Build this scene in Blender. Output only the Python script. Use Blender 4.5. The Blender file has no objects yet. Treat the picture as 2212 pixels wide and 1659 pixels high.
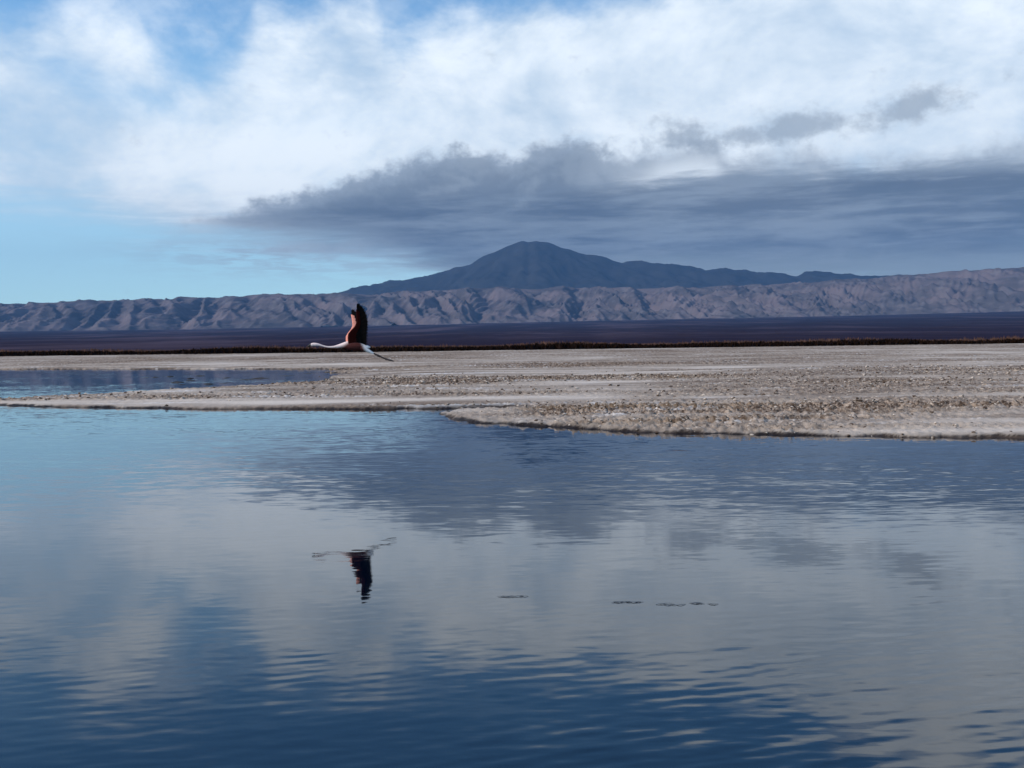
import bpy, bmesh, math, random
import numpy as np
from mathutils import Vector, Matrix

random.seed(7)
S = bpy.context.scene
COL = S.collection
R = math.radians

# ------------------------------------------------------------------ camera
cam = bpy.data.cameras.new('camera')
cam.sensor_width = 36.0
cam.lens = 18.0 / (1106.0 / 2372.0)
cam.clip_start = 0.1
cam.clip_end = 120000.0
cam_o = bpy.data.objects.new('camera', cam)
COL.objects.link(cam_o)
cam_o.matrix_world = Matrix.Translation((0, 0, 1.65)) @ Matrix.Rotation(R(90 - 2.12), 4, 'X') @ Matrix.Rotation(R(-0.72), 4, 'Z')
S.camera = cam_o

# ------------------------------------------------------------------ exposure and renderer
S.view_settings.view_transform = 'Standard'
S.view_settings.look = 'None'
S.view_settings.exposure = 0.0
S.view_settings.gamma = 1.0
S.cycles.use_denoising = True
S.cycles.max_bounces = 5
S.cycles.volume_bounces = 0
S.cycles.sample_clamp_indirect = 6.0

# ------------------------------------------------------------------ sun
SUN_AZ, SUN_EL = -110.0, 38.0                 # degrees, azimuth from +Y towards +X
sd = Vector((math.sin(R(SUN_AZ)) * math.cos(R(SUN_EL)), math.cos(R(SUN_AZ)) * math.cos(R(SUN_EL)), math.sin(R(SUN_EL))))
sun = bpy.data.lights.new('sun', 'SUN')
sun.energy = 3.3
sun.angle = R(0.6)
sun.color = (1.0, 0.91, 0.80)
sun_o = bpy.data.objects.new('sun', sun)
COL.objects.link(sun_o)
sun_o.rotation_euler = sd.to_track_quat('Z', 'Y').to_euler()


# ------------------------------------------------------------------ node helper
class NT:
    def __init__(self, tree):
        self.t = tree
        self.l = tree.links

    def node(self, typ, **kw):
        n = self.t.nodes.new(typ)
        for k, v in kw.items():
            setattr(n, k, v)
        return n

    def put(self, sock, v):
        if isinstance(v, bpy.types.NodeSocket):
            self.l.new(v, sock)
        elif isinstance(v, (tuple, list)) and len(v) == 3 and sock.type == 'RGBA':
            sock.default_value = (*v, 1)
        else:
            sock.default_value = v

    def m(self, op, a, b=0.0, c=0.0, clamp=False):
        n = self.node('ShaderNodeMath', operation=op, use_clamp=clamp)
        for i, v in enumerate((a, b, c)):
            self.put(n.inputs[i], v)
        return n.outputs[0]

    def vm(self, op, a, b=(0, 0, 0)):
        n = self.node('ShaderNodeVectorMath', operation=op)
        self.put(n.inputs[0], a)
        self.put(n.inputs[1], b)
        return n.outputs[0]

    def step(self, v, lo, hi, a=0.0, b=1.0):
        n = self.node('ShaderNodeMapRange', interpolation_type='SMOOTHSTEP')
        for i, x in zip((0, 1, 2, 3, 4), (v, lo, hi, a, b)):
            self.put(n.inputs[i], x)
        return n.outputs[0]

    def noise(self, vec, scale=1.0, detail=4.0, rough=0.55, dist=0.0, color=False):
        n = self.node('ShaderNodeTexNoise')
        self.put(n.inputs['Vector'], vec)
        self.put(n.inputs['Scale'], scale)
        self.put(n.inputs['Detail'], detail)
        self.put(n.inputs['Roughness'], rough)
        self.put(n.inputs['Distortion'], dist)
        return n.outputs['Color' if color else 'Fac']

    def mix(self, f, a, b):
        n = self.node('ShaderNodeMix', data_type='RGBA')
        self.put(n.inputs[0], f)
        self.put(n.inputs[6], a)
        self.put(n.inputs[7], b)
        return n.outputs[2]

    def curve(self, v, pts, x0, x1, y0, y1):
        """piecewise curve through pts (x, y), v in x units, result in y units"""
        n = self.node('ShaderNodeFloatCurve')
        cm = n.mapping
        cm.extend = 'HORIZONTAL'
        c = cm.curves[0]
        P = [((x - x0) / (x1 - x0), (y - y0) / (y1 - y0)) for x, y in pts]
        while len(c.points) < len(P):
            c.points.new(0.5, 0.5)
        for q, (x, y) in zip(c.points, P):
            q.location = (x, y)
            q.handle_type = 'AUTO_CLAMPED'
        cm.update()
        u = self.m('MULTIPLY', self.m('SUBTRACT', v, x0), 1.0 / (x1 - x0), clamp=True)
        self.put(n.inputs['Value'], u)
        return self.m('MULTIPLY_ADD', n.outputs[0], y1 - y0, y0)

    def scale3(self, v, s):
        return self.vm('MULTIPLY', v, s)


def mat(name, **kw):
    m = bpy.data.materials.new(name)
    m.use_nodes = True
    b = m.node_tree.nodes['Principled BSDF']
    n = NT(m.node_tree)
    for k, v in kw.items():
        n.put(b.inputs[k.replace('_', ' ')], v)
    return m, n, b


# ------------------------------------------------------------------ world: clear sky with cloud banks
W = bpy.data.worlds.new('World')
S.world = W
W.use_nodes = True
W.cycles.sampling_method = 'MANUAL'
W.cycles.sample_map_resolution = 1024
w = NT(W.node_tree)
bg = W.node_tree.nodes['Background']
bg.inputs['Strength'].default_value = 0.15
sky = w.node('ShaderNodeTexSky', sky_type='NISHITA')
sky.sun_disc = False
sky.sun_elevation = R(SUN_EL)
sky.sun_rotation = R(SUN_AZ)
sky.altitude = 2300
sky.air_density = 1.0
sky.dust_density = 0.3
sky.ozone_density = 4.0
D = w.node('ShaderNodeTexCoord').outputs['Generated']
sep = w.node('ShaderNodeSeparateXYZ')
w.put(sep.inputs[0], D)
az = w.m('MULTIPLY', w.m('ARCTAN2', sep.outputs[0], sep.outputs[1]), 57.29578)
el = w.m('MULTIPLY', w.m('ARCSINE', sep.outputs[2]), 57.29578)


def cloud_noise(s, aniso, detail, rough, seed, dist=0.0):
    v = w.vm('ADD', w.scale3(D, (s, s, s * aniso)), (seed, seed * 1.7, -seed))
    return w.noise(v, 1.0, detail, rough, dist)


def n_deg(nz, amp):                 # noise centred on zero, in degrees
    return w.m('MULTIPLY', w.m('SUBTRACT', nz, 0.5), amp)


def blob(a, e, sa, se, slope=0.0):
    da = w.m('SUBTRACT', az, a)
    de = w.m('SUBTRACT', w.m('SUBTRACT', el, e), w.m('MULTIPLY', da, slope))
    x = w.m('POWER', w.m('ABSOLUTE', w.m('DIVIDE', da, sa)), 2.0)
    y = w.m('POWER', w.m('ABSOLUTE', w.m('DIVIDE', de, se)), 2.0)
    return w.m('EXPONENT', w.m('MULTIPLY', w.m('ADD', x, y), -1.0))


nb = cloud_noise(7.0, 1.5, 7, 0.58, 3.1, 0.3)        # big billows
nl = cloud_noise(3.6, 2.0, 6, 0.55, 33.0, 0.5)       # broad light and shade
nm = cloud_noise(22.0, 1.5, 6, 0.6, 8.7, 0.2)        # puffs
nf = cloud_noise(60.0, 1.3, 5, 0.62, 1.3)            # fine puffs
ns = cloud_noise(9.0, 9.0, 6, 0.6, 5.5, 0.4)         # long streaks
ns2 = cloud_noise(26.0, 7.0, 5, 0.6, 15.5, 0.3)      # short streaks

SKYTINT = (0.84, 1.26, 1.32)
col = w.vm('MULTIPLY', sky.outputs[0], SKYTINT)
# pale veil of high thin air towards the horizon
veil = w.m('MULTIPLY', w.step(el, 21.0, 1.5), 0.58)
col = w.mix(veil, col, (5.0, 6.9, 7.2))

# white cloud bank
L = w.curve(az, [(-90, 7.5), (-40, 7.2), (-24.8, 6.5), (-22.8, 6.3), (-19.7, 5.7), (-16.4, 5.0), (-11.9, 4.7), (-9.6, 4.1), (-4.9, 3.4), (25, 2.8), (90, 3.5)], -90, 90, 0, 25)
U = w.curve(az, [(-90, 17), (-40, 16.5), (-24.5, 15.4), (-20.5, 16.0), (-18.9, 15.7), (-17.8, 14.3), (-16, 13.4), (-14.4, 14.2), (-13.2, 15.5), (-12.2, 16.6), (-10.8, 16.2), (-8.0, 17.3), (-6.6, 16.1), (-5.4, 15.5), (-3.5, 16.3), (-0.9, 16.5), (2, 17.1), (3.2, 16.7), (4.9, 17.1), (8, 17.8), (14, 18.3), (19, 20.5), (22, 20.5), (25, 19), (40, 19), (90, 17)], -90, 90, 0, 25)
slant = w.m('MULTIPLY', n_deg(ns, 3.4), w.step(az, -4.0, -14.0, 0.7, 1.0))
b_low = w.m('ADD', w.m('SUBTRACT', el, L), slant)
b_up = w.m('ADD', w.m('ADD', w.m('SUBTRACT', U, el), n_deg(nb, 4.2)), n_deg(nm, 2.0))
m_low = w.step(b_low, -0.6, 2.2)
m_up = w.step(b_up, -1.3, 1.6)
mw = w.m('MULTIPLY', m_low, m_up)
wsp = w.m('MULTIPLY', w.step(w.m('ADD', w.m('MULTIPLY', nb, 0.6), w.m('MULTIPLY', nm, 0.4)), 0.40, 0.66), w.m('MULTIPLY', w.step(el, 19.5, 15.0), m_low))
mw = w.m('MAXIMUM', mw, w.m('MULTIPLY', wsp, 0.50))
gap = w.m('ADD', blob(-21.2, 13.0, 2.6, 1.1, -0.45), w.m('MULTIPLY', blob(-17.6, 11.9, 1.9, 0.8, -0.3), 1.0))
gap = w.m('ADD', gap, w.m('MULTIPLY', blob(-22.5, 15.8, 3.2, 0.9), 0.8))
gap = w.m('ADD', gap, w.m('MULTIPLY', blob(-15.6, 14.3, 2.3, 1.5, -0.3), 0.8))
gap = w.m('ADD', gap, w.m('MULTIPLY', blob(-8.5, 11.3, 3.8, 0.8, 0.1), 0.40))
gap = w.m('MULTIPLY', gap, w.step(nb, 0.30, 0.64, 1.25, 0.3), clamp=True)
mw = w.m('MULTIPLY', mw, w.m('SUBTRACT', 1.0, w.m('MULTIPLY', gap, 0.72)))
thin = w.m('ADD', w.m('MULTIPLY', nb, 0.5), w.m('ADD', w.m('MULTIPLY', nm, 0.25), w.m('MULTIPLY', nl, 0.25)))
mw = w.m('MULTIPLY', mw, w.step(thin, 0.30, 0.58, w.step(az, -16.0, 2.0, 0.42, 0.84), 0.97))
shade = w.m('ADD', w.m('MULTIPLY', nb, 0.44), w.m('ADD', w.m('MULTIPLY', nm, 0.12), w.m('MULTIPLY', nl, 0.44)))
shade = w.step(w.m('ADD', shade, w.m('MULTIPLY', w.m('ADD', blob(-11.0, 9.3, 4.5, 1.5, 0.2), blob(20.5, 18.8, 3.5, 2.0)), 0.07)), 0.39, 0.62)
wc = w.mix(shade, (4.0, 5.0, 6.1), (7.2, 7.8, 8.3))
wc = w.mix(w.m('MULTIPLY', w.step(el, 8.2, 5.2), w.step(ns, 0.42, 0.62, 0.75, 0.1)), wc, (3.2, 3.85, 4.7))
col = w.mix(mw, col, wc)

# high scattered cloud far above and all round
hi = w.m('MULTIPLY', w.step(cloud_noise(2.6, 2.2, 7, 0.6, 21.0, 0.4), 0.56, 0.74), w.step(el, 24.0, 36.0))
col = w.mix(w.m('MULTIPLY', hi, 0.8), col, (4.8, 5.4, 6.3))

# grey billows on the upper side of the bank
T = w.curve(az, [(-90, 3), (-24, 4.5), (-18.5, 5.6), (-15.7, 6.5), (-11.9, 7.6), (-10, 8.2), (-8.4, 8.7), (-6, 9.4), (-3.3, 9.9), (0, 9.9), (2.0, 10.3), (3.9, 10.5), (5.0, 9.6), (6.0, 9.7), (8.5, 10.5), (10.3, 10.6), (11.4, 9.5), (13.5, 9.8), (15.8, 9.6), (17.5, 8.9), (21, 9.0), (25, 9.4), (45, 8.6), (75, 4), (90, 2)], -90, 90, 0, 15)
b_top = w.m('ADD', w.m('ADD', w.m('SUBTRACT', T, el), n_deg(nm, 1.5)), n_deg(nf, 1.5))
soft = w.step(az, 3.0, 9.0)
m_top = w.step(b_top, w.m('MULTIPLY_ADD', soft, -0.1, -0.25), w.m('MULTIPLY_ADD', soft, 0.5, 0.6))
T2 = w.curve(az, [(-90, 2), (-24, 4.4), (-18.5, 5.4), (-15.7, 6.3), (-11.9, 7.0), (-8.4, 7.6), (-3.3, 8.0), (2, 8.1), (5.5, 8.4), (8.3, 8.6), (11.8, 8.7), (16.3, 8.6), (20.7, 8.4), (25, 8.3), (45, 8), (75, 4), (90, 2)], -90, 90, 0, 15)
B = w.curve(az, [(-90, 6.5), (-24, 6.4), (-18, 6.2), (-15.7, 6.0), (-14.2, 5.4), (-11.9, 5.0), (-8.4, 4.5), (-4.9, 4.1), (0, 3.3), (9.5, 2.4), (25, 1.8), (60, 2.6), (90, 3.5)], -90, 90, 0, 15)
b_bot = w.m('ADD', w.m('SUBTRACT', el, B), n_deg(ns, 3.6))
m_bot = w.step(b_bot, -0.9, w.step(az, -2.0, -10.0, 1.5, 2.6))
# billow body thins out towards its base, most of all on the right
base_fade = w.step(w.m('SUBTRACT', el, w.m('SUBTRACT', T, 2.0)), -0.2, 1.2, w.m('MULTIPLY_ADD', soft, -0.80, 1.0), 1.0)
a1_ = w.m('MULTIPLY', w.m('MULTIPLY', m_top, m_bot), base_fade)
a1_ = w.m('MULTIPLY', a1_, w.m('MULTIPLY_ADD', soft, -0.34, 0.93))
inn = w.step(b_top, 0.1, 1.7)
gc = w.mix(inn, (2.4, 2.9, 3.55), (1.22, 1.56, 2.05))
gc = w.mix(w.m('MULTIPLY', w.step(nm, 0.46, 0.66), 0.55), gc, (2.3, 2.75, 3.3))
col = w.mix(a1_, col, gc)
# flat streaky layer below
b_t2 = w.m('ADD', w.m('ADD', w.m('SUBTRACT', T2, el), n_deg(ns, 1.7)), n_deg(ns2, 1.2))
m_t2 = w.m('MULTIPLY', w.step(b_t2, -0.35, 0.9), m_bot)
nw = cloud_noise(4.0, 11.0, 5, 0.55, 41.0, 0.3)       # broad layers
st = w.m('ADD', w.m('MULTIPLY', ns2, 0.18), w.m('ADD', w.m('MULTIPLY', ns, 0.37), w.m('MULTIPLY', nw, 0.45)))
lit = w.step(st, 0.42, 0.60)
dc = w.mix(lit, (0.78, 1.06, 1.50), (1.75, 2.18, 2.75))
low_l = w.m('MULTIPLY', w.step(az, -3.0, -11.0), w.step(el, 7.0, 5.0))
dc = w.mix(w.m('MULTIPLY', low_l, 0.6), dc, (2.1, 2.45, 2.85))
dc = w.mix(w.m('MULTIPLY', w.step(w.m('ADD', el, n_deg(ns, 2.5)), 4.9, 3.2), 0.9), dc, (2.1, 2.6, 3.05))
col = w.mix(w.m('MULTIPLY', m_t2, w.step(az, -16.0, -6.0, 0.55, 0.93)), col, dc)

# ragged grey puffs drifting above the bank on the right
wi = w.m('ADD', blob(14.0, 10.45, 2.9, 0.75, 0.15), blob(20.1, 11.1, 2.3, 0.95, 0.16))
wi = w.m('ADD', wi, w.m('MULTIPLY', blob(8.9, 10.3, 2.4, 0.8, 0.05), 0.9))
wi = w.m('MULTIPLY', w.step(w.m('ADD', wi, w.m('ADD', n_deg(nm, 1.6), n_deg(nf, 1.3))), 0.20, 1.0), 0.76)
col = w.mix(wi, col, (2.5, 3.0, 3.6))
# low thin streaks under the bank at left
sl = w.m('MULTIPLY', blob(-12.0, 4.5, 6.5, 0.9, -0.05), w.step(ns2, 0.40, 0.60))
col = w.mix(w.m('MULTIPLY', sl, 0.6), col, (3.0, 3.5, 4.2))
w.put(bg.inputs['Color'], col)


# ------------------------------------------------------------------ numpy noise
rng = np.random.RandomState(11)
PERM = np.concatenate([rng.permutation(256)] * 2)
GA = rng.rand(256) * 2 * np.pi
GX, GY = np.cos(GA), np.sin(GA)


def perlin(x, y):
    xi, yi = np.floor(x).astype(np.int64), np.floor(y).astype(np.int64)
    xf, yf = x - xi, y - yi
    u, v = xf ** 3 * (xf * (xf * 6 - 15) + 10), yf ** 3 * (yf * (yf * 6 - 15) + 10)

    def g(ix, iy, dx, dy):
        h = PERM[PERM[ix & 255] + (iy & 255)]
        return GX[h] * dx + GY[h] * dy
    a = g(xi, yi, xf, yf)
    b = g(xi + 1, yi, xf - 1, yf)
    c = g(xi, yi + 1, xf, yf - 1)
    d = g(xi + 1, yi + 1, xf - 1, yf - 1)
    return (a + u * (b - a) + v * (c - a + u * (a - b - c + d))) * 1.5


def fbm(x, y, octv=4, gain=0.5):
    s, a, f = 0, 1.0, 1.0
    for i in range(octv):
        s = s + a * perlin(x * f + 17.3 * i, y * f - 9.1 * i)
        a *= gain
        f *= 2.03
    return s


def sstep(x, a, b):
    t = np.clip((x - a) / (b - a), 0, 1)
    return t * t * (3 - 2 * t)


def grid_mesh(name, X, Y, Z, material, attrs=None, smooth=True):
    nr, nc = X.shape
    me = bpy.data.meshes.new(name)
    co = np.stack([X, Y, Z], -1).reshape(-1, 3).astype(np.float32)
    idx = np.arange(nr * nc).reshape(nr, nc)
    q = np.stack([idx[:-1, :-1], idx[:-1, 1:], idx[1:, 1:], idx[1:, :-1]], -1).reshape(-1, 4)
    me.vertices.add(len(co))
    me.vertices.foreach_set('co', co.ravel())
    me.loops.add(q.size)
    me.loops.foreach_set('vertex_index', q.ravel().astype(np.int32))
    me.polygons.add(len(q))
    me.polygons.foreach_set('loop_start', np.arange(0, q.size, 4, dtype=np.int32))
    if smooth:
        me.polygons.foreach_set('use_smooth', np.ones(len(q), bool))
    me.update(calc_edges=True)
    for k, v in (attrs or {}).items():
        a = me.attributes.new(k, 'FLOAT', 'POINT')
        a.data.foreach_set('value', np.ascontiguousarray(v, dtype=np.float32).ravel())
    me.materials.append(material)
    o = bpy.data.objects.new(name, me)
    COL.objects.link(o)
    return o


def tris_mesh(name, V, F, material, parent=None, mats=None, midx=None, smooth=False):
    me = bpy.data.meshes.new(name)
    me.from_pydata([tuple(v) for v in V], [], [tuple(f) for f in F])
    for m in (mats or [material]):
        me.materials.append(m)
    if midx is not None:
        me.polygons.foreach_set('material_index', np.asarray(midx, dtype=np.int32))
    if smooth:
        me.polygons.foreach_set('use_smooth', [True] * len(F))
    me.update()
    o = bpy.data.objects.new(name, me)
    COL.objects.link(o)
    o.parent = parent
    return o


def attr(n, name):
    a = n.node('ShaderNodeAttribute', attribute_name=name)
    return a.outputs['Fac']


# ------------------------------------------------------------------ water
def ripple_amp(x, y):
    """how wind-ruffled the surface is at a place: calm lanes and ruffled patches"""
    near = sstep(-y, -8.2, -5.2)
    patch = sstep(fbm(x * 0.16 + 3.0, y * 0.22 + 5.0, 3), -0.25, 0.45)
    right = sstep(x, -0.8, 2.2) * sstep(y, 6.8, 8.5) * sstep(-y, -19, -12)
    a = 0.17 + 0.85 * near * (0.45 + 0.75 * patch) + 0.30 * right * (0.4 + 0.8 * patch)
    calm = np.exp(-((x + 1.5) / 1.5) ** 2 - ((y - 8.0) / 1.6) ** 2)
    return a * (1 - 0.10 * calm)


ry = np.concatenate([np.linspace(-30, 2.8, 12), 2.9 * (34 / 2.9) ** (np.linspace(0, 1, 700) ** 1.12), 34 * (140 / 34) ** np.linspace(0.03, 1, 30)])
cs = np.linspace(-1, 1, 470)
cs = np.sign(cs) * (np.abs(cs) * 0.62 + 1.6 * np.clip(np.abs(cs) - 0.9, 0, 1) / 0.1)
YY, CC = np.meshgrid(ry, cs, indexing='ij')
XX = CC * (np.abs(YY) + 3.0)
dx_ = np.abs(np.gradient(XX, axis=1))
dy_ = np.abs(np.gradient(YY, axis=0))
amp = ripple_amp(XX, YY)
ZZ = np.zeros_like(XX)
wr = np.random.RandomState(5)
for i in range(46):
    lam = 0.042 * (0.185 / 0.042) ** wr.rand()
    th = R(102 + wr.normal() * 12)
    kx, ky = math.cos(th) * 2 * np.pi / lam, math.sin(th) * 2 * np.pi / lam
    slope = 0.0043 * (0.7 + 0.6 * wr.rand()) * (1.0 if lam > 0.09 else 0.75)
    wgt = np.clip((lam / np.maximum(dy_, dx_ * abs(math.cos(th)) * 1.0) - 3.0) / 2.5, 0, 1)
    ph = wr.rand() * 6.28
    wob = 1.1 * perlin(XX * 0.55 + i * 3.1, YY * 0.55 - i * 1.7)
    grp = np.clip(0.55 + 0.9 * perlin(XX * 0.9 + i * 7.7, YY * 1.3 + i * 2.3), 0, 1.6)
    ZZ += slope * lam / (2 * np.pi) * np.sin(kx * XX + ky * YY + ph + wob) * wgt * grp
ZZ *= amp

mw_, n, b = mat('water', Base_Color=(0.0004, 0.003, 0.010), Roughness=0.03, IOR=1.43)
g = n.node('ShaderNodeNewGeometry')
tx = n.vm('MULTIPLY', g.outputs['Position'], (4.5, 15.0, 1.0))
tx2 = n.vm('MULTIPLY', g.outputs['Position'], (1.3, 4.5, 1.0))
c1 = n.vm('SUBTRACT', n.noise(tx, 1.0, 2, 0.5, 0.0, True), (0.5, 0.5, 0.5))
c2 = n.vm('SUBTRACT', n.noise(tx2, 1.0, 2, 0.5, 0.0, True), (0.5, 0.5, 0.5))
cc = n.vm('MULTIPLY', n.vm('ADD', c1, n.vm('MULTIPLY', c2, (0.7, 0.7, 0.7))), (0.35, 1.0, 0.0))
sc = n.node('ShaderNodeVectorMath', operation='SCALE')
n.put(sc.inputs[0], cc)
n.put(sc.inputs['Scale'], attr(n, 'fine_ripple'))
nn = n.vm('NORMALIZE', n.vm('ADD', g.outputs['Normal'], sc.outputs[0]))
n.put(b.inputs['Normal'], nn)
fine = 0.012 + 0.052 * amp + 0.046 * sstep(YY, 8.8, 13.5) * (0.6 + 0.8 * sstep(fbm(XX * 0.12, YY * 0.25 + 7, 3), -0.3, 0.4)) + (-0.030) * sstep(YY, 33, 37)
water = grid_mesh('water', XX, YY, ZZ, mw_, {'fine_ripple': fine})
water['kind'] = 'structure'

# ------------------------------------------------------------------ salt flat
NEAR = [(-300, 200), (-60, 70), (-24, 39), (-16.95, 34.42), (-15.17, 32.49), (-13.92, 31.5), (-11.61, 30.34), (-8.71, 29.2), (-6.15, 28.77), (-3.61, 27.95), (-2.43, 27.95), (-1.25, 27.84), (-0.2, 27.72), (0.1, 27.75),
        (-0.25, 27.5), (-1.02, 27.35), (-1.5, 26.95), (-1.72, 26.0), (-1.58, 24.53), (-1.26, 23.45), (-0.55, 22.65), (0.39, 21.49), (1.65, 20.27), (3.22, 19.41), (5.42, 18.51), (8.32, 17.82), (12, 17.3), (30, 15), (300, 10), (300, 600), (-300, 600)]
POND = [(-170, 160), (-43.04, 92.35), (-24.82, 83.44), (-13.21, 77.23), (-9.44, 73.24), (-11.71, 68.45), (-9.21, 63.19), (-9.94, 56.67), (-8.6, 53.11), (-9.0, 49.5), (-10.1, 46.62), (-12.3, 43.94), (-15.0, 39.2), (-16.15, 36.8), (-16.75, 35.3), (-18.6, 35.9), (-24, 40), (-60, 73), (-200, 150)]


def sdf(px, py, poly):
    """signed distance to a polygon, positive inside"""
    d = np.full(px.shape, 1e9)
    ins = np.zeros(px.shape, bool)
    for (x0, y0), (x1, y1) in zip(poly, poly[1:] + poly[:1]):
        ex, ey = x1 - x0, y1 - y0
        t = np.clip(((px - x0) * ex + (py - y0) * ey) / (ex * ex + ey * ey), 0, 1)
        d = np.minimum(d, np.hypot(px - x0 - t * ex, py - y0 - t * ey))
        if y0 != y1:
            c = ((y0 > py) != (y1 > py)) & (px < (x1 - x0) * (py - y0) / (y1 - y0) + x0)
            ins ^= c
    return np.where(ins, d, -d)


t = np.linspace(0, 1, 700)
gy = 13.5 + 60 * t ** 1.7 + 256 * t ** 6 + 12 * t
gy = 13.5 + (gy - 13.5)
cs = np.linspace(-0.62, 0.62, 830)
YY, CC = np.meshgrid(gy, cs, indexing='ij')
XX = CC * (YY + 3.0)
YY = YY + 0.04 * perlin(XX * 3, YY * 3)
jit = 0.28 * fbm(XX * 0.55, YY * 0.35, 4) * np.clip(YY / 30, 0.4, 3) + 0.15 * fbm(XX * 2.3, YY * 1.2, 4, 0.6)
sd_n = sdf(XX, YY, NEAR) + jit
sd_p = sdf(XX, YY, POND) + jit * 1.6
land = np.minimum(sd_n, -sd_p)
# bands of smooth salt and of broken crust
u = np.log(YY / 20.0)
low = fbm(XX * 0.030 + 4, u * 3.4 + 2, 4)
mid = fbm(XX * 0.12, u * 11, 3)
edge = sstep(np.minimum(sd_n, 6) + 0.5 * mid, 0.15, 1.0)


def band(y, c, h, s):
    return sstep(-np.abs(y - c), -h - s, -h + s)


rel = YY
crust = 0.48 * np.ones_like(YY)
crust = np.maximum(crust, 0.95 * band(rel + 0.6 * mid, 25.3 - 0.10 * XX, 2.0, 0.8) * sstep(XX, -1.0, 0.9))
crust = np.maximum(crust, 0.95 * band(rel + 1.5 * mid, 47.5, 6.5, 2.5) * sstep(XX, -12, -4) * 1.0)
crust = np.maximum(crust, 0.90 * band(rel + 1.5 * mid, 38.5, 4.5, 2.0) * sstep(XX - 0.1 * rel, -1.5, 2.5))
crust = np.maximum(crust, 0.80 * band(rel, 43.5 - 0.45 * XX * (XX < 0), 2.4, 1.2) * sstep(-XX, 4, 9))
crust = np.maximum(crust, 0.62 * sstep(rel, 85, 130))
smooth_ = band(rel + 0.5 * mid, 31.3, 2.1, 0.9) * sstep(-XX, -5.5, -2.0)
smooth_ = np.maximum(smooth_, band(rel + 0.5 * mid, 30.3 - 0.07 * XX, 0.9, 0.7) * sstep(XX, 2, 5))
smooth_ = np.maximum(smooth_, 0.9 * band(rel, 64, 3.5, 2.5) * sstep(XX, -11, -6) * sstep(-XX, -22, -10))
crust = crust * (1 - 0.9 * smooth_)
crust = np.clip(crust + 0.62 * low * (1 - smooth_) + 0.30 * mid, 0, 1) * (0.62 + 0.38 * edge)
# relief
cl1 = np.abs(fbm(XX * 2.1, YY * 1.3, 4, 0.65))
cl2 = fbm(XX * 8.0, YY * 4.6, 2, 0.6)
rough = 0.008 * cl2 + crust * (0.10 * (0.34 - cl1) + 0.075 * cl2)
bank = 0.068 * sstep(land, -0.05, 0.24) + 0.04 * sstep(land, 0.3, 4) + 0.05 * sstep(land, 5, 40)
deep = -0.35 * sstep(-land, -0.02, 0.5)
ZZ = bank + deep + rough * sstep(land, 0.02, 0.45) + 0.03 * fbm(XX * 0.12, YY * 0.12, 2) * sstep(land, 0.5, 4)
ZZ = ZZ - 0.045 * sstep(-np.abs(land - 0.1), -0.3, 0)
wet = sstep(-land + 0.10 * fbm(XX * 1.3 + 8, YY * 0.8, 3), -0.30, -0.17)
wet = np.maximum(wet, 0.30 * sstep(-land, -0.5, -0.15))
wet = np.maximum(wet, 0.75 * band(rel, 27.9 + 0.02 * XX, 0.5, 0.35) * sstep(-XX, -0.6, 0.2) * sstep(XX, -9, -3))

ms, n, b = mat('salt_flat', Roughness=0.9, Specular_IOR_Level=0.08)
g = n.node('ShaderNodeNewGeometry')
P = g.outputs['Position']
f1 = n.noise(n.vm('MULTIPLY', P, (6.5, 2.0, 5.0)), 1.0, 5, 0.72)
f2 = n.noise(n.vm('MULTIPLY', P, (0.10, 0.30, 1.0)), 1.0, 5, 0.6)
f3 = n.noise(n.vm('MULTIPLY', P, (15, 6.0, 12)), 1.0, 3, 0.65)
saltc = n.mix(n.step(f2, 0.32, 0.66), (0.26, 0.195, 0.148), (0.70, 0.59, 0.49))
crc = n.mix(n.step(f1, 0.40, 0.68), (0.065, 0.039, 0.025), (0.50, 0.375, 0.28))
crc = n.mix(n.step(f3, 0.55, 0.75, 0.0, 0.8), crc, (0.68, 0.56, 0.45))
crc = n.mix(n.step(f2, 0.45, 0.70, 0.0, 0.5), crc, (0.24, 0.155, 0.085))
c = n.mix(attr(n, 'crust'), saltc, crc)
pan = n.noise(n.vm('MULTIPLY', P, (0.16, 0.55, 1.0)), 1.0, 6, 0.68, 0.3)
c = n.mix(n.step(pan, 0.56, 0.68, 0.0, 0.8), c, (0.76, 0.70, 0.645))
c = n.mix(attr(n, 'wet'), c, (0.026, 0.018, 0.014))
n.put(b.inputs['Base Color'], n.mix(n.step(n.noise(n.vm('MULTIPLY', P, (0.035, 0.16, 1.0)), 1.0, 6, 0.65), 0.52, 0.70, 0.0, 0.55), c, (0.19, 0.135, 0.10)))
n.put(b.inputs['Roughness'], n.m('MULTIPLY_ADD', attr(n, 'wet'), -0.35, 0.92))
bp = n.node('ShaderNodeBump')
bp.inputs['Strength'].default_value = 0.5
bp.inputs['Distance'].default_value = 0.03
n.put(bp.inputs['Height'], f3)
n.put(b.inputs['Normal'], bp.outputs[0])
flat = grid_mesh('salt_flat', XX, YY, ZZ, ms, {'crust': crust, 'wet': wet})
flat['kind'] = 'structure'

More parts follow.
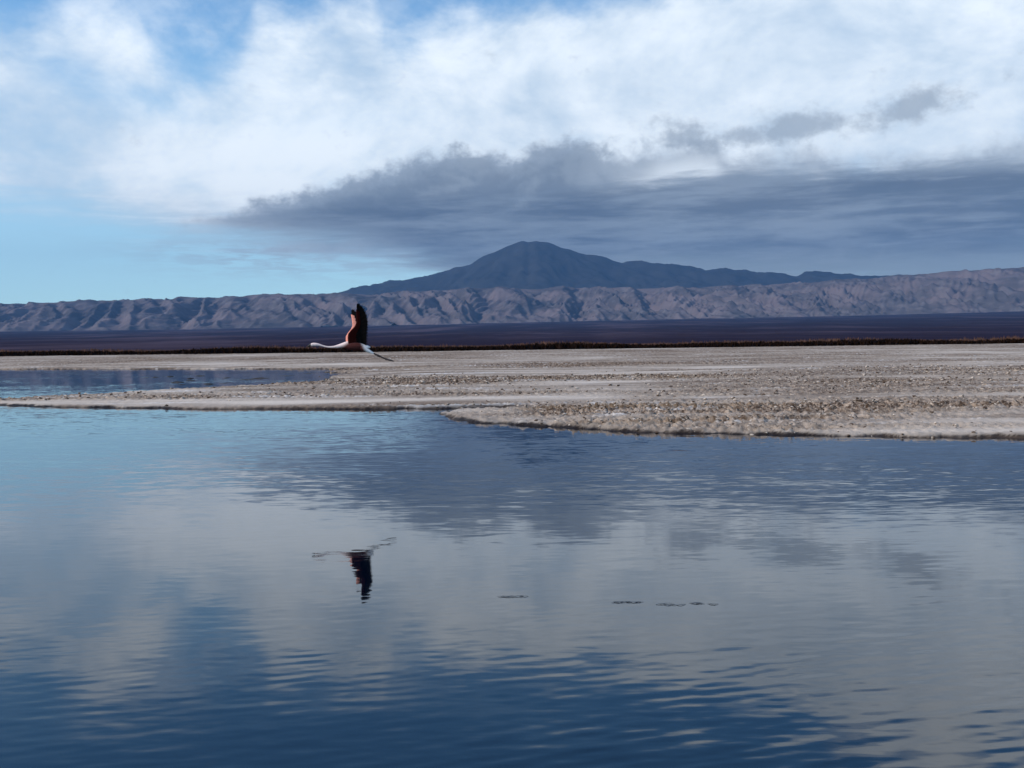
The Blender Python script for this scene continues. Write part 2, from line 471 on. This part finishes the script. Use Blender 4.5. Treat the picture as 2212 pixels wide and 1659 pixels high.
# broken salt and mud lumps lying on the crust and along the water's edge
PHI = (1 + 5 ** 0.5) / 2
ICO = np.array([(-1, PHI, 0), (1, PHI, 0), (-1, -PHI, 0), (1, -PHI, 0), (0, -1, PHI), (0, 1, PHI), (0, -1, -PHI), (0, 1, -PHI), (PHI, 0, -1), (PHI, 0, 1), (-PHI, 0, -1), (-PHI, 0, 1)]) / 1.9
ICF = [(0, 11, 5), (0, 5, 1), (0, 1, 7), (0, 7, 10), (0, 10, 11), (1, 5, 9), (5, 11, 4), (11, 10, 2), (10, 7, 6), (7, 1, 8), (3, 9, 4), (3, 4, 2), (3, 2, 6), (3, 6, 8), (3, 8, 9), (4, 9, 5), (2, 4, 11), (6, 2, 10), (8, 6, 7), (9, 8, 1)]
cr = np.random.RandomState(23)
wgt = (land > 0.06) * (YY < 62) * (np.abs(XX) < 0.55 * YY) * (crust ** 2 + 0.06 * (land < 0.6)) * (YY / 20.0)
wgt = (wgt / wgt.sum()).ravel()
pick = cr.choice(wgt.size, 7500, p=wgt)
cx_, cy_, cz_ = XX.ravel()[pick], YY.ravel()[pick], ZZ.ravel()[pick]
siz = 0.010 + 0.030 * cr.rand(7500) ** 2.8
siz *= np.clip(cy_ / 24, 0.9, 1.8)
CV = ICO[None] * (1 + 0.28 * cr.randn(7500, 12, 1)).clip(0.5, 1.6) * siz[:, None, None] * np.array([1.25, 1.25, 0.7])
CV = CV + np.stack([cx_, cy_, cz_ + siz * 0.25], -1)[:, None, :]
CF = (np.array(ICF)[None] + 12 * np.arange(7500)[:, None, None]).reshape(-1, 3)
mc_, n, b = mat('salt_lump', Roughness=0.95, Specular_IOR_Level=0.05)
fa = n.noise(n.node('ShaderNodeNewGeometry').outputs['Position'], 5.0, 3, 0.6)
n.put(b.inputs['Base Color'], n.mix(n.step(fa, 0.42, 0.58), (0.10, 0.066, 0.046), (0.58, 0.48, 0.395)))
lumps = tris_mesh('salt_lumps', CV.reshape(-1, 3).tolist(), CF.tolist(), mc_)
lumps['kind'] = 'stuff'
lumps['label'] = 'small broken salt and mud lumps scattered over the crust'

# ------------------------------------------------------------------ far plain (dark scrub fan rising to the foothills)
BASE = np.array([(-60, 0.84), (-24.94, 0.87), (-16.52, 0.91), (-7.3, 1.02), (2.31, 1.1), (9.46, 1.16), (16.33, 1.16), (25.0, 1.22), (60, 1.25)])
ry = 300 * (14600 / 300) ** np.linspace(0, 1, 200)
aa = np.radians(np.linspace(-48, 48, 380))
YY, AA = np.meshgrid(ry, aa, indexing='ij')
XX = YY * np.tan(AA)
t = np.log(YY / 300) / math.log(14600 / 300)
ang = np.radians(np.interp(np.degrees(AA), BASE[:, 0], BASE[:, 1]))
ZZ = YY * np.tan(ang) / np.cos(AA) * (0.01 + 0.99 * t ** 1.7)
ZZ = ZZ - 0.15 + YY * 0.0009 * fbm(XX / (60 + YY * 0.10), YY / (30 + YY * 0.05), 4) * sstep(YY, 300, 1500) * (1 - sstep(YY, 9000, 13500))
mp, n, b = mat('scrub_plain', Roughness=1.0, Specular_IOR_Level=0.0)
g = n.node('ShaderNodeNewGeometry')
P = g.outputs['Position']
a1 = n.noise(n.vm('MULTIPLY', P, (0.0016, 0.00035, 0.004)), 1.0, 7, 0.68)
a2 = n.noise(n.vm('MULTIPLY', P, (0.02, 0.006, 0.02)), 1.0, 5, 0.65)
c = n.mix(n.step(a1, 0.45, 0.68), (0.026, 0.022, 0.040), (0.085, 0.064, 0.088))
c = n.mix(n.step(a2, 0.45, 0.75, 0.0, 0.5), c, (0.050, 0.032, 0.026))
sp = n.node('ShaderNodeSeparateXYZ')
n.put(sp.inputs[0], P)
c = n.mix(n.step(sp.outputs[1], 700, 330), c, (0.11, 0.068, 0.048))
n.put(b.inputs['Base Color'], c)
plain = grid_mesh('scrub_plain', XX, YY, ZZ, mp)
plain['kind'] = 'structure'

# ------------------------------------------------------------------ foothills
FT = np.array([(-60, 2.0), (-45, 2.15), (-35, 1.95), (-24.91, 2.09), (-21.86, 2.21), (-18.68, 2.32), (-15.82, 2.41), (-12.88, 2.48), (-10.1, 2.51), (-7.28, 2.5), (-4.41, 2.62), (-2.49, 2.76), (2.33, 2.85), (7.11, 2.77), (9.47, 2.77), (11.8, 2.91), (14.09, 3.01), (16.33, 3.05), (18.52, 3.03), (20.66, 3.03), (22.33, 3.1), (23.35, 3.13), (24.99, 3.11), (35, 3.2), (60, 2.9)])
ry = np.concatenate([np.linspace(13900, 18600, 190), np.linspace(18700, 20500, 12)])
aa = np.radians(np.linspace(-37, 37, 1400))
YY, AA = np.meshgrid(ry, aa, indexing='ij')
XX = YY * np.tan(AA)
ad = np.degrees(AA)
Rr = YY / np.cos(AA)
base_h = np.tan(np.radians(np.interp(ad, BASE[:, 0], BASE[:, 1]))) * 14300 / np.cos(AA)
top_h = np.tan(np.radians(np.interp(ad, FT[:, 0], FT[:, 1]) - 0.20 * np.exp(-((ad - 12.5) / 6.5) ** 2))) * 18300 / np.cos(AA)
wx = XX + 260 * fbm(XX / 1500, YY / 2600, 3)
wy = YY + 300 * fbm(XX / 1500 + 9, YY / 1500, 3)
rid = 1 - np.abs(perlin(wx / 620, wy / 8000 + 5)) * 1.9
rid2 = 1 - np.abs(perlin((wx + 0.35 * YY) / 270 + 31, wy / 3000)) * 1.9
rid3 = 1 - np.abs(perlin((wx - 0.5 * YY) / 140 + 11, wy / 800)) * 1.9
spur = 0.52 * rid + 0.32 * rid2 + 0.16 * rid3                # 1 on spurs, low in gullies
front = 15000 + 500 * fbm(XX / 3800, 0 * XX + 3.3, 2) - 420 * (spur - 0.5)
prof = sstep(YY, front - 1000, front + 3000)
prof = 0.55 * prof + 0.45 * np.clip((YY - front + 700) / 3000, 0, 1)
mid_ = np.clip(4 * prof * (1 - prof), 0, 1) ** 0.6
ZZ = base_h - 30 + (top_h - base_h + 30) * prof + mid_ * 190 * (spur - 0.62) + mid_ * 15 * fbm(XX / 150, YY / 400, 3, 0.55)
ZZ += 14 * fbm(XX / 700, YY / 900, 3) * prof
ZZ -= np.clip(YY - 18400, 0, 9e9) * 0.12
mf, n, b = mat('foothill_rock', Roughness=1.0, Specular_IOR_Level=0.0)
g = n.node('ShaderNodeNewGeometry')
P = g.outputs['Position']
a1 = n.noise(n.vm('MULTIPLY', P, (0.0011, 0.0011, 0.003)), 1.0, 6, 0.62)
a2 = n.noise(n.vm('MULTIPLY', P, (0.006, 0.003, 0.01)), 1.0, 5, 0.6)
c = n.mix(n.step(a1, 0.38, 0.66), (0.088, 0.080, 0.087), (0.185, 0.146, 0.148))
c = n.mix(n.step(a2, 0.45, 0.7, 0.0, 0.6), c, (0.19, 0.17, 0.174))
n.put(b.inputs['Base Color'], c)
foot = grid_mesh('foothills', XX, YY, ZZ, mf)
foot['kind'] = 'structure'

# ------------------------------------------------------------------ volcano
VP = np.array([(-60, 1.2), (-30, 1.8), (-20, 2.25), (-15.82, 2.44), (-12.88, 2.55), (-10.1, 2.61), (-8.69, 2.72), (-8.22, 2.95), (-6.31, 3.27), (-4.4, 3.52), (-3.44, 3.8), (-2.23, 4.08), (-1.51, 4.48), (-0.9, 4.73), (-0.05, 5.08), (0.67, 5.33), (0.95, 5.24), (1.39, 5.29), (2.0, 5.20), (2.71, 4.92), (3.79, 4.59), (4.5, 4.51), (5.22, 4.23), (7.12, 4.07), (8.07, 4.03), (9.01, 3.90), (10.18, 3.68), (11.34, 3.66), (12.26, 3.46), (13.18, 3.45), (14.54, 3.26), (15.44, 3.43), (16.33, 3.32), (17.43, 3.16), (19.6, 3.06), (25, 2.7), (40, 2.0), (60, 1.4)])
YC = 27000.0
ry = np.linspace(20500, 31500, 170)
aa = np.radians(np.linspace(-40, 40, 620))
YY, AA = np.meshgrid(ry, aa, indexing='ij')
XX = YY * np.tan(AA)
pv = np.tan(np.radians(np.interp(np.degrees(AA), VP[:, 0], VP[:, 1]))) * YC / np.cos(AA)
q = np.abs(YY - YC) / 6500.0
bell = np.clip(1 - q, 0, 1) ** 1.15
phi = np.arctan2(XX - 450, -(YY - YC - 1500))
rad = np.hypot(XX - 450, YY - YC)
rr = fbm(phi * 5.0, rad / 7500, 3)
rv = 1 - 2.0 * np.abs(fbm(phi * 8.0 + 1.6 * fbm(XX / 2200, YY / 2200, 3), rad / 4000, 3))
ZZ = pv * bell + (190 * rr + 80 * rv + 130 * fbm(XX / 800, YY / 800, 4)) * np.clip(q * 3.5, 0, 1) * bell + 46 * fbm(XX / 520 + 3.3, YY / 520, 4, 0.6) * sstep(np.abs(XX - 500), 300, 2200) + 14 * fbm(XX / 260, YY / 260, 2)
mv, n, b = mat('volcano_rock', Roughness=1.0, Specular_IOR_Level=0.0)
g = n.node('ShaderNodeNewGeometry')
a1 = n.noise(n.vm('MULTIPLY', g.outputs['Position'], (0.0012, 0.0012, 0.002)), 1.0, 6, 0.6)
n.put(b.inputs['Base Color'], n.mix(a1, (0.016, 0.020, 0.024), (0.060, 0.058, 0.056)))
volc = grid_mesh('volcano', XX, YY, ZZ, mv)
volc['kind'] = 'structure'

# ------------------------------------------------------------------ haze
HZ, n, b = mat('haze')
HZ.node_tree.nodes.remove(b)
pvn = n.node('ShaderNodeVolumePrincipled')
pvn.inputs['Color'].default_value = (0.17, 0.38, 0.74, 1)
pvn.inputs['Density'].default_value = 2.0e-5
pvn.inputs['Anisotropy'].default_value = 0.0
n.l.new(pvn.outputs[0], HZ.node_tree.nodes['Material Output'].inputs['Volume'])
x0, x1, y0, y1, z0, z1 = -33000, 33000, -6000, 33000, -3, 2900
hv = [(x, y, z) for x in (x0, x1) for y in (y0, y1) for z in (z0, z1)]
hz = tris_mesh('haze', hv, [(0, 1, 3, 2), (4, 6, 7, 5), (0, 4, 5, 1), (2, 3, 7, 6), (0, 2, 6, 4), (1, 5, 7, 3)], HZ)
hz['kind'] = 'stuff'
hz['label'] = 'thin blue haze between the lagoon and the volcano'


# ------------------------------------------------------------------ belt of shrubs and tawny grass at the far edge of the flat
def tufts(name, rows, seed, height, blades, wid, lean, material, label):
    r = random.Random(seed)
    V, F = [], []
    for (yc, ys, step, h0, h1) in rows:
        x = -185.0
        while x < 185:
            x += step * r.uniform(0.5, 1.5)
            y = yc + r.uniform(-ys, ys) + 14 * math.exp(-((x + 40) / 60) ** 2) * -1
            fx = (x + 185) / 370
            h = (h0 + (h1 - h0) * fx) * (r.uniform(0.8, 1.08) + (0.12 if r.random() < 0.05 else 0))
            h *= 0.92 + 0.25 * math.sin(x * 0.13) * math.sin(x * 0.037 + 1)
            for k in range(blades):
                bx, by = x + r.gauss(0, step * 0.55), y + r.gauss(0, 0.5)
                a = r.uniform(0, math.pi)
                hh = h * r.uniform(0.65, 1.0)
                ww = wid * r.uniform(0.6, 1.4)
                tx_, ty_ = r.gauss(0, lean) * hh, r.gauss(0, lean) * hh
                i = len(V)
                ca, sa = math.cos(a) * ww, math.sin(a) * ww
                V += [(bx - ca, by - sa, 0.0), (bx + ca, by + sa, 0.0), (bx + tx_ + ca * 0.9, by + ty_ + sa * 0.9, hh * 0.6), (bx + tx_ * 1.8, by + ty_ * 1.8, hh), (bx + tx_ - ca * 0.9, by + ty_ - sa * 0.9, hh * 0.55)]
                F += [(i, i + 1, i + 2, i + 4), (i + 4, i + 2, i + 3)]
    o = tris_mesh(name, V, F, material)
    o['kind'] = 'stuff'
    o['label'] = label
    return o


m1, n, b = mat('dark_shrub', Roughness=1.0, Specular_IOR_Level=0.0)
rnd = n.noise(n.node('ShaderNodeNewGeometry').outputs['Position'], 0.6, 3, 0.6)
n.put(b.inputs['Base Color'], n.mix(rnd, (0.006, 0.004, 0.003), (0.026, 0.013, 0.008)))
m2, n, b = mat('tawny_grass', Roughness=1.0, Specular_IOR_Level=0.0)
rnd = n.noise(n.node('ShaderNodeNewGeometry').outputs['Position'], 0.25, 4, 0.6)
n.put(b.inputs['Base Color'], n.mix(rnd, (0.075, 0.036, 0.026), (0.18, 0.10, 0.07)))
tufts('shrub_belt', [(252, 2.0, 0.36, 1.35, 1.55), (256, 2.5, 0.42, 1.4, 1.7), (262, 3, 0.5, 1.4, 1.8)], 3, 1, 9, 0.22, 0.16, m1, 'dark low shrubs in a belt along the far edge of the salt flat')
tufts('tall_grass', [(268, 3, 0.5, 1.6, 1.95), (276, 4, 0.5, 1.7, 2.1), (288, 5, 0.7, 1.7, 2.2)], 4, 1, 8, 0.17, 0.12, m2, 'tawny tall grass standing behind the dark shrub belt')


# ------------------------------------------------------------------ mud lumps in the pond, floating weed on the lagoon
def lump(name, loc, rx, ry_, rz, seed, material, segs=14, rings=4):
    r = random.Random(seed)
    ph = [r.uniform(0, 6.28) for _ in range(4)]
    V, F = [], []
    for j in range(rings):
        f = j / (rings - 1)
        for i in range(segs):
            a = 2 * math.pi * i / segs
            k = 1 + 0.22 * math.sin(2 * a + ph[0]) + 0.14 * math.sin(3 * a + ph[1]) + 0.10 * math.sin(5 * a + ph[2] + 2 * f)
            s = math.sqrt(max(0, 1 - f ** 1.6)) * 0.95 + 0.05
            V.append((rx * k * s * math.cos(a), ry_ * k * s * math.sin(a), -0.02 + (rz + 0.02) * f * (0.85 + 0.15 * math.sin(a * 2 + ph[3]))))
    for j in range(rings - 1):
        for i in range(segs):
            i2 = (i + 1) % segs
            F.append((j * segs + i, j * segs + i2, (j + 1) * segs + i2, (j + 1) * segs + i))
    F.append(tuple((rings - 1) * segs + i for i in range(segs)))
    o = tris_mesh(name, V, F, material, smooth=True)
    o.location = loc
    return o


mm, n, b = mat('wet_mud', Roughness=0.6)
n.put(b.inputs['Base Color'], n.mix(n.noise(n.node('ShaderNodeNewGeometry').outputs['Position'], 9, 4, 0.6), (0.016, 0.012, 0.011), (0.06, 0.045, 0.036)))
ISLETS = [(-20.28, 60.83, .45), (-20.0, 61.54, .4), (-19.5, 62.6, .5), (-19.95, 68.0, .7), (-17.96, 63.3, .55), (-15.84, 52.0, .5), (-14.65, 48.7, .4), (-16.03, 54.7, .45), (-13.53, 48.9, .5), (-13.1, 50.3, .6), (-13.3, 55.1, .9), (-13.0, 56.8, .8), (-12.6, 61.2, 1.0), (-15.2, 58.5, .5), (-17.0, 58.0, .35), (-12.2, 66.0, .9)]
for i, (x, y, s) in enumerate(ISLETS):
    o = lump('mud_islet', (x, y, 0), s * 0.5, s * 0.8, 0.025 + 0.02 * (i % 3), 40 + i, mm)
    o['label'] = 'small dark mud islet in the shallow pond behind the long spit'
    o['category'] = 'mud islet'
    o['group'] = 'mud islets in the pond'
o = lump('mud_clod', (-16.05, 34.6, 0), 0.28, 0.4, 0.12, 90, mm)
o['label'] = 'dark mud clod at the left tip of the long spit'
o['category'] = 'clod'

mwd, n, b = mat('water_weed', Roughness=0.5)
n.put(b.inputs['Base Color'], n.mix(n.noise(n.node('ShaderNodeNewGeometry').outputs['Position'], 30, 3, 0.6), (0.05, 0.06, 0.075), (0.09, 0.10, 0.11)))


def weed(x, y, ln, wd, seed, label):
    """a thin broken mat of weed strands lying on the surface"""
    r = random.Random(seed)
    V, F = [], []
    for k in range(max(11, int(ln * 40))):
        cx = r.uniform(-0.5, 0.5) * ln
        cy = r.gauss(0, wd * 0.35) * (1.05 - abs(cx) / ln * 1.6)
        l2 = r.uniform(0.03, 0.09)
        a = r.gauss(0.05, 0.22)
        rad = r.uniform(0.0008, 0.0018)
        pts = [(cx + l2 * (j / 4 - 0.5) * math.cos(a), cy + l2 * (j / 4 - 0.5) * math.sin(a) + 0.006 * math.sin(j * 1.3 + k), 0.001 + 0.004 * math.sin(j / 4 * math.pi)) for j in range(5)]
        i0 = len(V)
        for j, p in enumerate(pts):
            rr_ = rad * (0.35 + 0.65 * math.sin(math.pi * (j + 0.5) / 5))
            for s_ in range(5):
                t_ = 2 * math.pi * s_ / 5
                V.append((p[0], p[1] + rr_ * math.cos(t_) * 1.6, p[2] + rr_ * math.sin(t_)))
        for j in range(4):
            for s_ in range(5):
                s2 = (s_ + 1) % 5
                F.append((i0 + j * 5 + s_, i0 + j * 5 + s2, i0 + j * 5 + 5 + s2, i0 + j * 5 + 5 + s_))
    o = tris_mesh('floating_weed', V, F, mwd, smooth=True)
    o.location = (x, y, 0)
    o['label'] = label
    o['category'] = 'water weed'
    o['group'] = 'weed floating on the lagoon'
    return o


weed(-0.01, 7.10, 0.15, 0.03, 1, 'small dark scrap of weed on the water, nearest to the flamingo reflection')
weed(0.71, 6.90, 0.16, 0.03, 2, 'short dark weed strand on the water, second scrap from the left')
weed(1.08, 6.83, 0.34, 0.06, 3, 'longest dark streak of weed floating on the lagoon, right of centre')

# ------------------------------------------------------------------ flamingo
K = 0.000831
BIRD = Vector((-2.42, 17.2, 1.609))


def lc(cx, cy):
    return (cx - 1200) * K, (1030 - cy) * K


fl = bpy.data.objects.new('flamingo', None)
COL.objects.link(fl)
fl.location = BIRD
fl.empty_display_size = 0.2
fl['label'] = 'flamingo flying left low over the lagoon with wings raised straight up'
fl['category'] = 'flamingo'


def catmull(P, m):
    P = np.array(P, float)
    Q = np.vstack([2 * P[0] - P[1], P, 2 * P[-1] - P[-2]])
    out = []
    for i in range(1, len(Q) - 2):
        for k in range(m):
            t = k / m
            a, b_, c_, d = Q[i - 1], Q[i], Q[i + 1], Q[i + 2]
            out.append(0.5 * (2 * b_ + (c_ - a) * t + (2 * a - 5 * b_ + 4 * c_ - d) * t * t + (3 * b_ - a - 3 * c_ + d) * t ** 3))
    out.append(Q[-2])
    return np.array(out)


def tube(V, F, pts, m=5, segs=14):
    """pts: (x, y, z, ry, rz)"""
    C = catmull(pts, m)
    T = np.gradient(C[:, :3], axis=0)
    i0 = len(V)
    for c_, t_ in zip(C, T):
        t_ = t_ / np.linalg.norm(t_)
        side = np.array([0, 1.0, 0])
        side = side - t_ * side.dot(t_)
        side /= np.linalg.norm(side)
        up = np.cross(side, t_)
        for s_ in range(segs):
            a = 2 * math.pi * s_ / segs
            V.append(c_[:3] + side * max(c_[3], .001) * math.cos(a) + up * max(c_[4], .001) * math.sin(a))
    for j in range(len(C) - 1):
        for s_ in range(segs):
            s2 = (s_ + 1) % segs
            F.append((i0 + j * segs + s_, i0 + j * segs + s2, i0 + (j + 1) * segs + s2, i0 + (j + 1) * segs + s_))
    F.append(tuple(i0 + s_ for s_ in range(segs))[::-1])
    F.append(tuple(i0 + (len(C) - 1) * segs + s_ for s_ in range(segs)))


def P5(cx, cy, ry_, rz_, y=0.0):
    x, z = lc(cx, cy)
    return (x, y, z, ry_ * K, rz_ * K)


V, F = [], []
# torso, neck, head, bent bill in one sweep
tube(V, F, [P5(270, 1012, 6, 5), P5(284, 994, 12, 13), P5(305, 975, 17, 20), P5(335, 963, 21, 27), P5(375, 956, 28, 33), P5(425, 957, 28, 32), P5(475, 962, 22, 25), P5(540, 978, 15, 17), P5(620, 1000, 14, 16), P5(700, 1008, 15, 18), P5(780, 1004, 18, 22), P5(850, 994, 26, 34), P5(930, 982, 40, 50), P5(1010, 978, 66, 74), P5(1100, 984, 88, 90), P5(1200, 996, 92, 87), P5(1290, 1008, 78, 72), P5(1360, 1016, 56, 50), P5(1410, 1018, 42, 30), P5(1450, 1020, 30, 12)])
for s in (-1, 1):
    tube(V, F, [P5(1290, 1020, 40, 50, s * .035), P5(1350, 1055, 38, 44, s * .036), P5(1420, 1092, 27, 32, s * .032), P5(1490, 1128, 16, 18, s * .028), P5(1530, 1148, 11, 11, s * .026)], 4, 10)
    tube(V, F, [P5(1500, 1133, 13.0, 13.0, s * .028), P5(1560, 1160, 14.5, 14.5, s * .025), P5(1600, 1180, 21.8, 21.8, s * .023), P5(1640, 1200, 13.8, 13.8, s * .022), P5(1700, 1228, 13.0, 13.0, s * .020), P5(1745, 1248, 17.4, 17.4, s * .018), P5(1790, 1262, 34.8, 14.5, s * .017), P5(1850, 1278, 29.0, 13.0, s * .016), P5(1890, 1290, 7.2, 7.2, s * .016)], 4, 8)
tmp = tris_mesh('tmp', V, F, mm)
tmp.data.materials.clear()
md_ = tmp.modifiers.new('r', 'REMESH')
md_.mode = 'VOXEL'
md_.voxel_size = 0.0048
md_.use_smooth_shade = True
sm_ = tmp.modifiers.new('s', 'SMOOTH')
sm_.iterations = 3
sm_.factor = 0.4
bpy.context.view_layer.update()
body_me = bpy.data.meshes.new_from_object(tmp.evaluated_get(bpy.context.evaluated_depsgraph_get()))
bpy.data.objects.remove(tmp)
mb, n, b = mat('flamingo_plumage', Roughness=0.9, Specular_IOR_Level=0.12)
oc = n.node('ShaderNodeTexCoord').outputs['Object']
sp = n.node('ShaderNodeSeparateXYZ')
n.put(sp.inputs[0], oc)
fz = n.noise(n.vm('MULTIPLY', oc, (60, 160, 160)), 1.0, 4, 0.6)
c = n.mix(n.step(n.m('MULTIPLY_ADD', sp.outputs[2], -1.5, sp.outputs[0]), -0.33, -0.19), (0.90, 0.72, 0.68), (0.055, 0.009, 0.008))  # pale neck to maroon torso; sunlit top and shaded underside of neck painted in
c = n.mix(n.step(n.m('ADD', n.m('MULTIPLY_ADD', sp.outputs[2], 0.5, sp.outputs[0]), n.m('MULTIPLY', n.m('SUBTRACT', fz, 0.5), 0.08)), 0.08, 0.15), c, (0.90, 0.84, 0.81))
c = n.mix(n.m('MULTIPLY', fz, 0.14), c, (0.45, 0.22, 0.20))
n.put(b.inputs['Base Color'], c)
mk, n, b = mat('flamingo_black', Roughness=0.6, Base_Color=(0.012, 0.010, 0.010))
ml, n, b = mat('flamingo_leg', Roughness=0.6)
n.put(b.inputs['Base Color'], n.mix(n.noise(n.node('ShaderNodeTexCoord').outputs['Object'], 40, 3, 0.5), (0.02, 0.014, 0.012), (0.06, 0.035, 0.028)))
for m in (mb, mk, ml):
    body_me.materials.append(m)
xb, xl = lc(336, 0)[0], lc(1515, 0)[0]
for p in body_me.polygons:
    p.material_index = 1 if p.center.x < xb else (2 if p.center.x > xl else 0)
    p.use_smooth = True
body_me.name = 'body'
body = bpy.data.objects.new('body', body_me)
COL.objects.link(body)
body.parent = fl

# eye
eV, eF = [], []
ex, ez = lc(372, 945)
for s in (-1, 1):
    eV, eF = [], []
    i0 = 0
    for j in range(5):
        for i in range(8):
            th_, ph_ = math.pi * j / 4, 2 * math.pi * i / 8
            eV.append((ex + .0045 * math.sin(th_) * math.cos(ph_), s * .0215 + .0045 * math.cos(th_), ez + .0045 * math.sin(th_) * math.sin(ph_)))
    for j in range(4):
        for i in range(8):
            i2 = (i + 1) % 8
            eF.append((i0 + j * 8 + i, i0 + j * 8 + i2, i0 + j * 8 + 8 + i2, i0 + j * 8 + 8 + i))
    tris_mesh('eye', eV, eF, mk, parent=fl, smooth=True)

mq, n, b = mat('flight_feather', Roughness=0.9, Specular_IOR_Level=0.03)
n.put(b.inputs['Base Color'], n.mix(n.noise(n.vm('MULTIPLY', n.node('ShaderNodeTexCoord').outputs['Object'], (90, 90, 30)), 1.0, 3, 0.5), (0.003, 0.003, 0.003), (0.012, 0.010, 0.010)))
mu, n, b = mat('under_covert', Roughness=0.9, Specular_IOR_Level=0.03)
n.put(b.inputs['Base Color'], n.mix(n.noise(n.vm('MULTIPLY', n.node('ShaderNodeTexCoord').outputs['Object'], (70, 70, 40)), 1.0, 4, 0.6), (0.014, 0.003, 0.003), (0.075, 0.011, 0.009)))
mo, n, b = mat('upper_covert', Roughness=0.85)
n.put(b.inputs['Base Color'], n.mix(n.noise(n.vm('MULTIPLY', n.node('ShaderNodeTexCoord').outputs['Object'], (70, 70, 40)), 1.0, 4, 0.6), (0.62, 0.12, 0.07), (0.95, 0.46, 0.34)))


def polyline(P, t):
    P = np.array(P, float)
    d = np.concatenate([[0], np.cumsum(np.hypot(*(P[1:] - P[:-1]).T))])
    d /= d[-1]
    return np.interp(t, d, P[:, 0]), np.interp(t, d, P[:, 1])


LEAD = [(1046, 975), (1042, 850), (1056, 765), (1110, 700), (1180, 640), (1226, 560), (1234, 430), (1232, 330), (1252, 240)]
TRAIL = [(1412, 975), (1422, 880), (1430, 800), (1440, 700), (1448, 600), (1450, 500), (1440, 420), (1422, 360), (1394, 298), (1358, 250), (1320, 218), (1288, 196), (1258, 226)]
BONE = [(1106, 960), (1096, 850), (1110, 775), (1152, 715), (1212, 650), (1250, 560), (1256, 430), (1254, 340)]


def make_wing(side, lean, tilt, stretch, fwd, label):
    ct, st_ = math.cos(tilt), math.sin(tilt)

    def W3(cx, cy, off=0.0):
        s_ = (cx - 1200) * K
        t_ = (975 - cy) * K * stretch
        camber = 0.025 * math.sin(math.pi * min(1, max(0, (cx - 1060) / 360)))
        x = s_ * math.cos(lean) - t_ * math.sin(lean) + fwd
        z = t_ * math.cos(lean) + s_ * math.sin(lean) * 0.6
        bend = 0.05 * (t_ / 0.6) ** 2
        o_ = off - camber
        return Vector((x, side * (0.045 + z * st_ + bend * ct + o_ * ct), 0.045 + z * ct - o_ * st_))

    # coverts: an aerofoil sheet from leading edge back
    NV, NU = 34, 11
    V, F, MI = [], [], []
    rings = []
    for j in range(NV):
        v = j / (NV - 1)
        lx, ly = polyline(LEAD, v * 0.90)
        tx_, ty_ = polyline(TRAIL, v * 0.60)
        frac = 0.46 - 0.14 * v
        ring = []
        for i in range(2 * NU):
            u_ = i / NU if i < NU else (2 * NU - i) / NU
            th_ = 0.016 * (1 - 0.6 * v) * (math.sqrt(max(u_, 0)) * (1 - u_) * 2.2 + 0.03)
            sg = 1 if i < NU else -1
            jag = 1 + 0.05 * math.sin(j * 2.4) * u_
            V.append(W3(lx + (tx_ - lx) * frac * u_ * jag, ly + (ty_ - ly) * frac * u_, sg * th_))
            ring.append(len(V) - 1)
        rings.append(ring)
    for j in range(NV - 1):
        for i in range(2 * NU):
            i2 = (i + 1) % (2 * NU)
            F.append((rings[j][i], rings[j][i2], rings[j + 1][i2], rings[j + 1][i]))
            MI.append(0 if i < NU else 1)
    F.append(tuple(rings[0]))
    F.append(tuple(rings[-1][::-1]))
    MI += [0, 0]
    wing = tris_mesh('wing', V, F, None, parent=fl, mats=[mu, mo], midx=MI, smooth=True)
    wing['label'] = label

    # flight feathers: slim closed vanes fanned from bone line to trailing edge
    V, F = [], []
    NF = 30
    for k in range(NF):
        f = k / (NF - 1)
        bx, by = polyline(BONE, f ** 0.95)
        tx_, ty_ = polyline(TRAIL, min(1, f * 0.985))
        if f > 0.5:
            ex_ = 1 + 0.03 * math.sin(k * 3.1)
            tx_, ty_ = bx + (tx_ - bx) * ex_, by + (ty_ - by) * ex_
        dx, dy = tx_ - bx, ty_ - by
        ln = math.hypot(dx, dy)
        nx, ny = -dy / ln, dx / ln
        wd = 21 if f < 0.55 else 18 - 13 * (f - 0.55)
        lay = 0.0016 * (k % 3 - 1)
        i0 = len(V)
        NS = 7
        for q_ in range(NS):
            t_ = q_ / (NS - 1)
            ww = wd * min(1, 0.45 + 1.6 * t_) * (math.sqrt(max(0, 1 - max(0, (t_ - 0.72) / 0.28) ** 2)) * 0.97 + 0.03)
            cx, cy = bx + dx * t_, by + dy * t_
            V += [W3(cx + nx * ww, cy + ny * ww, lay), W3(cx, cy, lay + 0.0016), W3(cx - nx * ww, cy - ny * ww, lay), W3(cx, cy, lay - 0.0012)]
        for q_ in range(NS - 1):
            for a_ in range(4):
                b_ = (a_ + 1) % 4
                F.append((i0 + q_ * 4 + a_, i0 + q_ * 4 + b_, i0 + q_ * 4 + 4 + b_, i0 + q_ * 4 + 4 + a_))
    tris_mesh('flight_feathers', V, F, mq, parent=wing)
    return wing


make_wing(-1, R(0), R(17), 1 / math.cos(R(17)) * 1.0, 0.0, 'near wing, black flight feathers with dark red lining')
make_wing(1, R(13), R(27), 1.0, -0.034, 'far wing showing its lit pink upper side')
